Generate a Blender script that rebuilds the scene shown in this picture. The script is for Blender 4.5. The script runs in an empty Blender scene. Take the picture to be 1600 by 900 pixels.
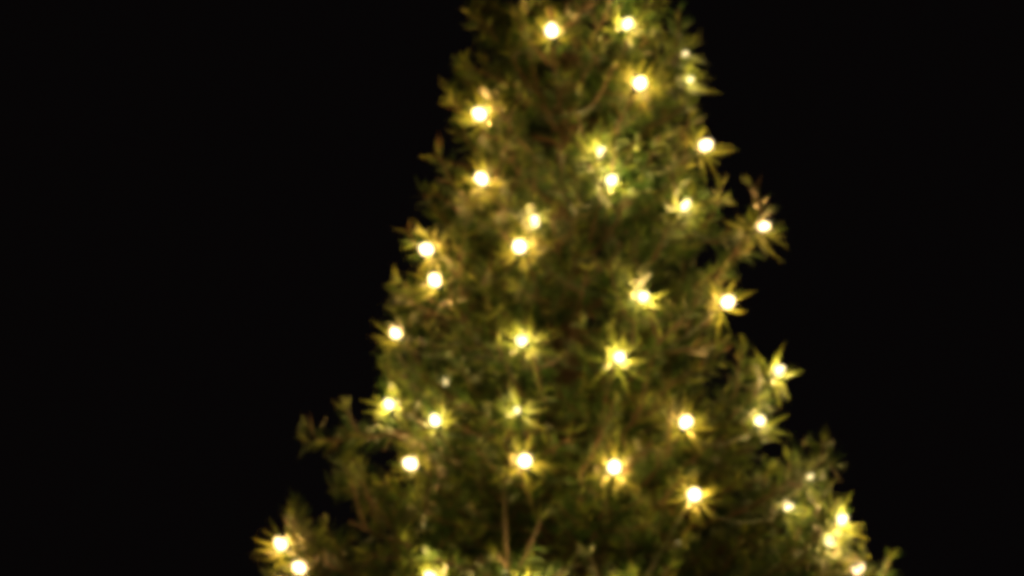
import bpy, math, random
import numpy as np
from mathutils import Vector, Matrix

# ------------------------------------------------------------------ camera, world, exposure
SC = bpy.context.scene
COL = SC.collection
S = 0.001                      # metres per photo pixel (1600 wide) in the plane of the trunk
D = 3.2                        # camera distance from the trunk
CX, CZ = -0.09, 1.50           # camera position across / above the ground
cam_d = bpy.data.cameras.new('camera')
cam = bpy.data.objects.new('camera', cam_d)
COL.objects.link(cam)
cam.location = (CX, -D, CZ)
cam.rotation_euler = (math.radians(90), 0, 0)
cam_d.sensor_width = 36
cam_d.lens = 36 * D / (1600 * S)
cam_d.clip_start = 0.05
cam_d.clip_end = 200
cam_d.dof.use_dof = True
cam_d.dof.focus_distance = D - 0.22
cam_d.dof.aperture_fstop = 3.2
SC.camera = cam

w = bpy.data.worlds.new('World'); SC.world = w
w.use_nodes = True
bg = w.node_tree.nodes['Background']
bg.inputs['Color'].default_value = (0.72, 0.54, 0.56, 1)      # night sky
bg.inputs['Strength'].default_value = 0.0026
SC.view_settings.view_transform = 'Standard'
SC.view_settings.look = 'None'
SC.view_settings.exposure = 0.0
SC.view_settings.gamma = 1.0
SC.view_settings.use_curve_mapping = False
SC.render.engine = 'CYCLES'
SC.cycles.pixel_filter_type = 'BLACKMAN_HARRIS'
SC.cycles.filter_width = 7.5    # the photograph is soft all over
SC.cycles.max_bounces = 6
SC.cycles.use_denoising = True

BULB_E = 7.0          # radiance of the frosted globe
BULB_W = 2.4         # watts of light a bulb gives off

# ------------------------------------------------------------------ materials
def principled(name):
    m = bpy.data.materials.new(name); m.use_nodes = True
    nt = m.node_tree
    return m, nt, nt.nodes['Principled BSDF'], nt.nodes['Material Output']

def mat_needle():
    m, nt, p, out = principled('needle_green')
    at = nt.nodes.new('ShaderNodeAttribute'); at.attribute_name = 'tint'
    cr = nt.nodes.new('ShaderNodeValToRGB')
    e = cr.color_ramp.elements
    e[0].position = 0.0; e[0].color = (0.012, 0.036, 0.008, 1)
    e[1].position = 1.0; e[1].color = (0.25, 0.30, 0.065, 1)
    x = e.new(0.5); x.color = (0.034, 0.084, 0.014, 1)
    x = e.new(0.08); x.color = (0.105, 0.070, 0.030, 1)       # a few dry brown needles
    x = e.new(0.12); x.color = (0.014, 0.038, 0.008, 1)
    nt.links.new(at.outputs['Fac'], cr.inputs['Fac'])
    nt.links.new(cr.outputs['Color'], p.inputs['Base Color'])
    p.inputs['Roughness'].default_value = 0.40
    p.inputs['Specular IOR Level'].default_value = 0.32
    tr = nt.nodes.new('ShaderNodeBsdfTranslucent')
    nt.links.new(cr.outputs['Color'], tr.inputs['Color'])
    mx = nt.nodes.new('ShaderNodeMixShader'); mx.inputs[0].default_value = 0.22
    nt.links.new(p.outputs[0], mx.inputs[1]); nt.links.new(tr.outputs[0], mx.inputs[2])
    nt.links.new(mx.outputs[0], out.inputs['Surface'])
    return m

def mat_bark():
    m, nt, p, out = principled('bark_brown')
    n = nt.nodes.new('ShaderNodeTexNoise'); n.inputs['Scale'].default_value = 60
    n.inputs['Detail'].default_value = 5
    cr = nt.nodes.new('ShaderNodeValToRGB')
    cr.color_ramp.elements[0].color = (0.026, 0.018, 0.011, 1)
    cr.color_ramp.elements[1].color = (0.10, 0.062, 0.034, 1)
    nt.links.new(n.outputs['Fac'], cr.inputs['Fac'])
    nt.links.new(cr.outputs['Color'], p.inputs['Base Color'])
    p.inputs['Roughness'].default_value = 0.85
    b = nt.nodes.new('ShaderNodeBump'); b.inputs['Strength'].default_value = 0.5
    b.inputs['Distance'].default_value = 0.004
    nt.links.new(n.outputs['Fac'], b.inputs['Height']); nt.links.new(b.outputs[0], p.inputs['Normal'])
    return m

def mat_plastic(name, col):
    m, nt, p, out = principled(name)
    n = nt.nodes.new('ShaderNodeTexNoise'); n.inputs['Scale'].default_value = 200
    mx = nt.nodes.new('ShaderNodeMixRGB'); mx.inputs[1].default_value = (*col, 1)
    mx.inputs[2].default_value = (*[c * 1.5 for c in col], 1)
    nt.links.new(n.outputs['Fac'], mx.inputs[0]); nt.links.new(mx.outputs[0], p.inputs['Base Color'])
    p.inputs['Roughness'].default_value = 0.35
    return m

def mat_glow(name, strength, col):
    m = bpy.data.materials.new(name); m.use_nodes = True
    nt = m.node_tree; nt.nodes.remove(nt.nodes['Principled BSDF'])
    e = nt.nodes.new('ShaderNodeEmission')
    e.inputs['Color'].default_value = (*col, 1); e.inputs['Strength'].default_value = strength
    nt.links.new(e.outputs[0], nt.nodes['Material Output'].inputs['Surface'])
    return m

def mat_ground():
    m, nt, p, out = principled('dark_lawn')
    n = nt.nodes.new('ShaderNodeTexNoise'); n.inputs['Scale'].default_value = 9; n.inputs['Detail'].default_value = 8
    cr = nt.nodes.new('ShaderNodeValToRGB')
    cr.color_ramp.elements[0].color = (0.03, 0.045, 0.015, 1)
    cr.color_ramp.elements[1].color = (0.07, 0.09, 0.03, 1)
    nt.links.new(n.outputs['Fac'], cr.inputs['Fac']); nt.links.new(cr.outputs['Color'], p.inputs['Base Color'])
    p.inputs['Roughness'].default_value = 0.95
    return m

NEEDLE, BARK = mat_needle(), mat_bark()
SOCKET = mat_plastic('dark_green_socket', (0.012, 0.03, 0.014))
WIRE = mat_plastic('dark_green_wire', (0.010, 0.026, 0.012))
GLOW = {k: mat_glow('warm_white_bulb_%s' % k, BULB_E * f, c) for k, f, c in (
    ('bright', 1.0, (1.0, 0.74, 0.36)), ('medium', 0.75, (1.0, 0.80, 0.36)), ('faint', 0.4, (1.0, 0.80, 0.38)))}
LAMP = {}
for k_, f_, c_ in (('bright', 1.0, (1.0, 0.50, 0.12)), ('medium', 0.75, (1.0, 0.64, 0.18)), ('faint', 0.12, (1.0, 0.68, 0.22))):
    L_ = bpy.data.lights.new('bulb_light', 'POINT'); L_.energy = BULB_W * f_
    L_.color = c_; L_.shadow_soft_size = 0.0130
    LAMP[k_] = L_

# ------------------------------------------------------------------ mesh helpers
def link(name, me, mat, parent=None):
    o = bpy.data.objects.new(name, me); COL.objects.link(o)
    if mat: me.materials.append(mat)
    if parent is not None: o.parent = parent
    return o

def mesh_arrays(name, V, F, smooth=False, tint=None):
    """V (n,3), F (m,k) arrays -> mesh"""
    me = bpy.data.meshes.new(name)
    V = np.asarray(V, dtype=np.float32); F = np.asarray(F, dtype=np.int32)
    m, k = F.shape
    me.vertices.add(len(V)); me.vertices.foreach_set('co', V.ravel())
    me.loops.add(m * k); me.loops.foreach_set('vertex_index', F.ravel())
    me.polygons.add(m)
    me.polygons.foreach_set('loop_start', np.arange(m, dtype=np.int32) * k)
    me.polygons.foreach_set('use_smooth', np.full(m, smooth))
    if tint is not None:
        a = me.attributes.new('tint', 'FLOAT', 'POINT')
        a.data.foreach_set('value', np.asarray(tint, dtype=np.float32))
    me.update(calc_edges=True); me.validate()
    return me

class Tubes:
    def __init__(s): s.V = []; s.F = []; s.n = 0
    def add(s, pts, radii, sides=6):
        pts = np.asarray(pts, float); n = len(pts)
        T = np.gradient(pts, axis=0); T /= np.linalg.norm(T, axis=1)[:, None] + 1e-12
        up = np.array([0, 0, 1.0]) if abs(T[0][2]) < 0.9 else np.array([1.0, 0, 0])
        A = np.cross(T, up); A /= np.linalg.norm(A, axis=1)[:, None] + 1e-12
        B = np.cross(T, A)
        ang = np.linspace(0, 2 * math.pi, sides, endpoint=False)
        r = np.asarray(radii, float).reshape(-1, 1, 1) * np.ones((n, 1, 1))
        ring = pts[:, None] + r * (np.cos(ang)[None, :, None] * A[:, None] + np.sin(ang)[None, :, None] * B[:, None])
        base = s.n; s.V.append(ring.reshape(-1, 3))
        for i in range(n - 1):
            for j in range(sides):
                k = (j + 1) % sides
                s.F.append((base + i*sides + j, base + i*sides + k, base + (i+1)*sides + k, base + (i+1)*sides + j))
        s.n += n * sides
    def mesh(s, name): return mesh_arrays(name, np.concatenate(s.V), s.F, True)

def norm(v): return v / (np.linalg.norm(v) + 1e-12)

# ------------------------------------------------------------------ ground
g = 6.0
ground = link('ground', mesh_arrays('ground', [(-g, -g, 0), (g, -g, 0), (g, g, 0), (-g, g, 0)], [(0, 1, 2, 3)]), mat_ground())
ground['kind'] = 'structure'
ground['label'] = 'dark lawn at night'

# ------------------------------------------------------------------ the tree's outline (radius at a height)
PZ = lambda py: CZ + (450 - py) * S
_pz = np.array([PZ(y) for y in (1250, 900, 830, 760, 690, 610, 520, 330, 130, 0, -250, -430)])[::-1]
_pr = np.array([0.66, 0.475, 0.43, 0.34, 0.300, 0.300, 0.300, 0.250, 0.180, 0.140, 0.074, 0.01])[::-1]
def R(z):
    return float(np.interp(z, _pz[::1] if _pz[0] < _pz[-1] else _pz[::-1], _pr if _pz[0] < _pz[-1] else _pr[::-1]))

TOP = PZ(-430)
rng = np.random.default_rng(11)
random.seed(5)

# ------------------------------------------------------------------ where the bulbs are (photo pixels, kind, how far inside)
B, M_, F_ = 'bright', 'medium', 'faint'
SPOTS = [(862,48,B,1), (980,38,M_,1), (1070,82,F_,.95), (1000,130,B,1), (1078,125,F_,1), (750,178,B,1), (1102,228,B,1),
         (752,280,B,1), (955,282,M_,.86), (1072,322,M_,.93), (1192,355,B,1.02), (667,390,B,1), (812,385,B,.98),
         (680,438,B,1), (1005,463,M_,.95), (1137,472,B,1), (620,520,B,1), (815,533,M_,.95), (968,558,M_,.93),
         (1217,580,M_,1), (608,632,M_,.98), (680,657,M_,1), (808,641,F_,.92), (1072,660,B,1), (1187,658,M_,1),
         (642,725,B,1), (820,720,B,1), (960,730,B,1), (1085,773,B,1), (1232,790,M_,1), (1315,812,M_,1.02),
         (440,850,B,1.02), (468,888,B,1), (1340,890,B,1), (672,903,M_,.98), (822,914,M_,.98), (985,916,M_,.96), (1266,744,F_,1)]

def locate(px, py, inside):
    """pixel -> point on the tree's front surface"""
    y = 0.0
    for _ in range(40):
        k = (D + y) / D
        x = CX + (px - 800) * S * k
        z = CZ + (450 - py) * S * k
        r = R(z) * inside * 0.88
        yn = -math.sqrt(max(r * r - x * x, 0.0))
        y = 0.5 * y + 0.5 * yn
    return np.array([x, y, z])

bulbs = []                                     # (point, kind, visible from the front)
for px, py, k, ins in SPOTS:
    bulbs.append((locate(px, py, ins), k, True))
for i in range(9):                            # the string goes on round the back and below
    th = 0.7 + (math.pi - 1.4) * ((i * 0.618) % 1.0)
    z = 0.92 + 0.45 * (i + 0.5) / 9
    r = R(z) * 0.95
    bulbs.append((np.array([r * math.cos(th), r * math.sin(th), z]), M_, False))
for i in range(3):
    th = math.pi + math.pi * (i + 0.5) / 3
    z = 0.93 + 0.03 * (i % 2)
    bulbs.append((np.array([R(z) * math.cos(th), R(z) * math.sin(th), z]), M_, False))

for px, py, ins in ((836, 346, .64), (940, 238, .66), (1296, 846, .9)):     # lights one sees only by the needles they light
    bulbs.append((locate(px, py, ins), M_, False))

BP = np.array([b[0] for b in bulbs])
VIS = np.array([b[2] for b in bulbs])
CAM = np.array([CX, -D, CZ])
BR = 0.0090                                    # bulb radius

# ------------------------------------------------------------------ hollows between the boughs
PITS = [(locate(px, py, 1.12), rad) for px, py, rad in ((885,170,.075), (905,455,.075), (1060,545,.055), (770,800,.075), (1040,850,.07),
        (900,640,.055), (1065,400,.05), (880,800,.06), (560,800,.05), (1150,740,.055), (735,600,.05), (1010,350,.05), (850,250,.05))]
while len(PITS) < 60:
    z_ = rng.uniform(1.0, 2.0); t_ = rng.uniform(0, 2 * math.pi)
    c_ = np.array([R(z_) * math.cos(t_), R(z_) * math.sin(t_), z_])
    if np.linalg.norm(BP - c_, axis=1).min() > 0.055:
        PITS.append((c_, rng.uniform(0.025, 0.045)))
PC = np.array([p[0] for p in PITS]); PR = np.array([p[1] for p in PITS])
def in_pit(q):
    return bool((np.linalg.norm(PC - q, axis=1) < PR).any())

# ------------------------------------------------------------------ needles
def clear_of_bulbs(mid, tip):
    keep = np.ones(len(mid), bool)
    for c, r in PITS:
        keep &= np.linalg.norm(mid - c, axis=1) > r
    for b, v in zip(BP, VIS):
        for q in (mid, tip):
            d = np.linalg.norm(q - b, axis=1)
            keep &= d > BR * 1.15
            if v:                              # twigs are parted in front of a light one can see
                ax = norm(b - CAM); t = (q - CAM) @ ax
                off = np.linalg.norm((q - CAM) - t[:, None] * ax, axis=1)
                keep &= ~((off < 0.0080) & (t < np.linalg.norm(b - CAM) + 0.002))
    return keep

def needles_along(paths, per_m, acc):
    """paths: list of (pts, tipness) polylines -> appends needle bases, directions, lengths"""
    for pts, young in paths:
        pts = np.asarray(pts); seg = np.linalg.norm(np.diff(pts, axis=0), axis=1); L = seg.sum()
        n = max(6, int(L * per_m))
        t = np.sort(rng.random(n)) * 0.98 + 0.02
        cum = np.concatenate([[0], np.cumsum(seg)]) / L
        base = np.stack([np.interp(t, cum, pts[:, k]) for k in range(3)], 1)
        T = np.stack([np.interp(t, cum, np.gradient(pts[:, k])) for k in range(3)], 1)
        T /= np.linalg.norm(T, axis=1)[:, None]
        rv = rng.normal(size=(n, 3)); rv -= (rv * T).sum(1)[:, None] * T
        rv /= np.linalg.norm(rv, axis=1)[:, None]
        a = np.radians(rng.normal(56, 11, n)) * (1 - 0.45 * np.clip((t - 0.8) / 0.2, 0, 1))
        d = np.cos(a)[:, None] * T + np.sin(a)[:, None] * rv
        ln = rng.uniform(0.025, 0.041, n) * (1 - 0.25 * t ** 3)
        tint = np.clip(0.18 + 0.55 * t ** 3 * young + rng.normal(0, 0.20, n) + rng.normal(0, 0.06), 0.13, 1)
        tint[rng.random(n) < 0.03] = 0.08
        acc.append((base, d, ln, tint, np.full(n, 1.0)))

def needle_mesh(acc, width=0.0034):
    base = np.concatenate([a[0] for a in acc]); d = np.concatenate([a[1] for a in acc])
    ln = np.concatenate([a[2] for a in acc]); tint = np.concatenate([a[3] for a in acc]); wf = np.concatenate([a[4] for a in acc])
    d = d + np.array([0, 0, 1.0]) * rng.uniform(-0.05, 0.12, len(d))[:, None]
    d /= np.linalg.norm(d, axis=1)[:, None]
    mid = base + d * (ln * 0.5)[:, None]; tip = base + d * ln[:, None]
    keep = clear_of_bulbs(mid, tip)
    base, d, ln, tint, wf = base[keep], d[keep], ln[keep], tint[keep], wf[keep]
    n = len(base)
    rv = rng.normal(size=(n, 3)); side = np.cross(d, rv); side /= np.linalg.norm(side, axis=1)[:, None]
    up = np.cross(side, d)
    wv = (width * rng.uniform(0.75, 1.2, n) * wf * 0.5)[:, None]
    bend = up * (ln * rng.uniform(-0.10, 0.10, n))[:, None]
    m = base + d * (ln * 0.45)[:, None] + bend
    V = np.stack([base, m + side * wv - up * wv * 0.5, m - side * wv - up * wv * 0.5, m + up * wv * 0.6,
                  base + d * ln[:, None]], 1).reshape(-1, 3)
    o = (np.arange(n) * 5)[:, None, None]
    F = (np.array([(0, 3, 1), (0, 2, 3), (1, 3, 4), (3, 2, 4), (0, 1, 2), (2, 1, 4)])[None] + o).reshape(-1, 3)
    return mesh_arrays('needles', V, F, False, np.repeat(tint, 5))

# ------------------------------------------------------------------ the tree
tree = bpy.data.objects.new('christmas_tree', None); COL.objects.link(tree)
tree['label'] = 'dense green needled conifer hung with glowing warm white fairy lights at night'
tree['category'] = 'christmas tree'

tk = Tubes()
zs = np.linspace(-0.02, TOP, 40)
tk.add(np.stack([0.006 * np.sin(zs * 7), 0.006 * np.cos(zs * 5), zs], 1), np.interp(zs, [0, TOP], [0.055, 0.004]), 12)
link('trunk', tk.mesh('trunk'), BARK, tree)

def bezier(p0, p1, p2, n):
    t = np.linspace(0, 1, n)[:, None]
    return (1 - t) ** 2 * p0 + 2 * t * (1 - t) * p1 + t ** 2 * p2

def bough(tip, drop, twig_len, bulb=None):
    tip = np.asarray(tip, float)
    rr = math.hypot(tip[0], tip[1]); out = np.array([tip[0], tip[1], 0]) / (rr + 1e-9)
    z0 = tip[2] - drop
    p0 = np.array([0, 0, z0]); p1 = out * rr * 0.6 + np.array([0, 0, z0 + drop * 0.25 - 0.02])
    L = math.hypot(rr, drop)
    n = max(8, int(L / 0.03))
    stem = bezier(p0, p1, tip, n)
    tb = Tubes(); tb.add(stem, np.linspace(0.0055, 0.0016, n), 6)
    acc = []
    paths = [(stem[int(n * 0.35):], 1.0)]
    T = np.gradient(stem, axis=0); T /= np.linalg.norm(T, axis=1)[:, None]
    dist = np.linspace(0, L, n)
    s = max(0.25 * L, 0.05)
    k = rng.integers(0, 2)
    while s < L - 0.02:
        i = int(np.searchsorted(dist, s)); i = min(i, n - 1)
        t = T[i]; lat = norm(np.cross(t, [0, 0, 1.0])); up = np.cross(lat, t)
        roll = (0 if k % 2 == 0 else math.pi) + rng.normal(0, 0.55)
        if rng.random() < 0.22: roll = math.pi / 2 + rng.normal(0, 0.5)
        rad = lat * math.cos(roll) + up * math.sin(roll)
        a = math.radians(rng.normal(48, 9))
        d = t * math.cos(a) + rad * math.sin(a)
        ll = min(twig_len, (L - s) * 0.9 + 0.055) * rng.uniform(0.75, 1.1)
        a0 = stem[i]; a2 = a0 + d * ll; a1 = a0 + d * ll * 0.5 + np.array([0, 0, -0.012 * rng.random()])
        a2 = a2 + t * 0.15 * ll + np.array([0, 0, 0.02 * rng.random()])
        # a twig stops at the tree's outline
        r2 = math.hypot(a2[0], a2[1]); lim = max(R(a2[2]) * 0.99, rr)
        if r2 > lim: a2[:2] *= lim / r2
        if in_pit(a2): s += 0.02; continue
        tw = bezier(a0, a1, a2, 5)
        tb.add(tw, np.linspace(0.0022, 0.0010, 5), 4)
        paths.append((tw, 1.0))
        k += 1; s += rng.uniform(0.022, 0.036)
    needles_along(paths, 390, acc)
    if bulb is not None:                       # young needles whorled round the bulb, long and pale to imitate star rays
        b, ax = bulb
        n2 = int(rng.integers(22, 44))
        rv = rng.normal(size=(n2, 3)); rv -= (rv @ ax)[:, None] * ax; rv /= np.linalg.norm(rv, axis=1)[:, None]
        a = np.radians(rng.uniform(22, 125, n2))
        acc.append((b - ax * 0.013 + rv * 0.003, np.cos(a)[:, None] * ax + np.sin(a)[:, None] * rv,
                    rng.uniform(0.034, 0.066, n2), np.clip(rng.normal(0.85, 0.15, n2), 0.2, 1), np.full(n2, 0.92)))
    o = link('bough', tb.mesh('bough'), BARK, tree)
    nd = link('needles', needle_mesh(acc), NEEDLE, o)
    nd['kind'] = 'stuff'
    return o

# boughs that carry a bulb at their tip
AXES = []
for p, k, v in bulbs:
    rr = math.hypot(p[0], p[1]); out = np.array([p[0], p[1], 0]) / rr
    ax = norm(out * 0.75 + np.array([0, 0, 0.75]) + rng.normal(0, 0.25, 3))
    AXES.append(ax)
    tip = p - ax * 0.024
    bough(tip, 0.10 + 0.18 * rr, 0.095, (p, ax))
# boughs between them, all round the trunk
N = 110
for i in range(N):
    f = (i + 0.5) / N
    z = 0.86 + (TOP - 0.04 - 0.86) * f ** 1.25
    th = i * 2.399963 + rng.normal(0, 0.15)
    r = max(R(z) * rng.uniform(0.55, 1.02) - 0.01, 0.02)
    while r > 0.08 and in_pit(np.array([r * math.cos(th), r * math.sin(th), z])): r *= 0.9
    bough((r * math.cos(th), r * math.sin(th), z + rng.normal(0, 0.01)), (0.05 + 0.22 * r) * rng.uniform(0.6, 1.3), 0.135)
# short inner boughs close to the trunk
for i in range(60):
    z = 0.90 + (TOP - 0.10 - 0.90) * (i + 0.5) / 60
    th = i * 2.399963 + 1.0
    r = max(R(z) * rng.uniform(0.35, 0.6), 0.03)
    bough((r * math.cos(th), r * math.sin(th), z), 0.04 + 0.1 * r, 0.11)
# boughs that stand out of the outline in the photograph
for px, py, y, dr, tl in ((478, 690, -0.05, -0.04, 0.035), (1288, 722, -0.05, 0.14, 0.09), (1072, 72, -0.03, 0.14, 0.09),
                          (530, 765, -0.02, 0.07, 0.10), (545, 815, -0.15, 0.08, 0.12), (735, 20, -0.02, 0.08, 0.08)):
    k = (D + y) / D
    bough((CX + (px - 800) * S * k, y, CZ + (450 - py) * S * k), dr, tl)

# ------------------------------------------------------------------ the string of lights
string = bpy.data.objects.new('light_string', None); COL.objects.link(string)
string['label'] = 'string of glowing warm white fairy lights wound round the conifer'
string['category'] = 'fairy lights'

def lathe(name, prof, sides):
    V, Fq = [], []
    for r, z in prof:
        for j in range(sides):
            a = 2 * math.pi * j / sides
            V.append((r * math.cos(a), r * math.sin(a), z))
    for i in range(len(prof) - 1):
        for j in range(sides):
            k = (j + 1) % sides
            Fq.append((i*sides + j, i*sides + k, (i+1)*sides + k, (i+1)*sides + j))
    return mesh_arrays(name, V, Fq, True)

bulb_me = {}
for k in GLOW:
    s_ = {'bright': 1.0, 'medium': 0.84, 'faint': 0.5}[k] * BR
    prof = [(0.0004, -1.0*s_), (0.45*s_, -0.92*s_), (0.8*s_, -0.6*s_), (1.0*s_, -0.05*s_), (0.86*s_, 0.5*s_), (0.5*s_, 0.98*s_), (0.2*s_, 1.25*s_), (0.0002, 1.34*s_)]
    bulb_me[k] = lathe('bulb', prof, 10); bulb_me[k].materials.append(GLOW[k])
sock_me = lathe('socket', [(0.0003, -0.025), (0.0034, -0.024), (0.0038, -0.015), (0.0054, -0.014), (0.0058, -0.0085), (0.0050, -0.0070)], 10)
sock_me.materials.append(SOCKET)

feet = []
for (p, k, v), ax in zip(bulbs, AXES):
    ax = Vector(ax)
    o = bpy.data.objects.new('bulb', bulb_me[k]); COL.objects.link(o); o.parent = string
    o.matrix_local = Matrix.Translation(Vector(p)) @ ax.to_track_quat('Z', 'Y').to_matrix().to_4x4()
    s = bpy.data.objects.new('socket', sock_me); COL.objects.link(s); s.parent = o
    lo = bpy.data.objects.new('bulb_light', LAMP[k].copy()); lo.data.energy *= random.uniform(0.7, 1.3); COL.objects.link(lo); lo.parent = o
    feet.append(np.array(p) - np.array(ax) * 0.0245)
feet = np.array(feet)
pitch = 0.13
th = (np.arctan2(feet[:, 1], feet[:, 0]) / (2 * math.pi)) % 1.0
turn = np.round((feet[:, 2] - 0.9) / pitch - th) + th
order = np.argsort(turn)
wt = Tubes()
path = []
for a, b in zip(order[:-1], order[1:]):
    A, Bq = feet[a], feet[b]
    t0, t1 = turn[a], turn[b]; r0, r1 = math.hypot(*A[:2]), math.hypot(*Bq[:2])
    m = max(3, int((abs(t1 - t0) * 2 * math.pi * 0.35 + abs(A[2] - Bq[2])) / 0.03))
    for q in range(m):
        u = q / m; t = t0 + (t1 - t0) * u
        r = (r0 + (r1 - r0) * u) * (1 - 0.10 * math.sin(math.pi * u)); z = A[2] + (Bq[2] - A[2]) * u - 0.015 * math.sin(math.pi * u)
        path.append((r * math.cos(2 * math.pi * t), r * math.sin(2 * math.pi * t), z))
path.append(tuple(feet[order[-1]]))
wt.add(path, np.full(len(path), 0.0012), 5)
link('wire', wt.mesh('wire'), WIRE, string)
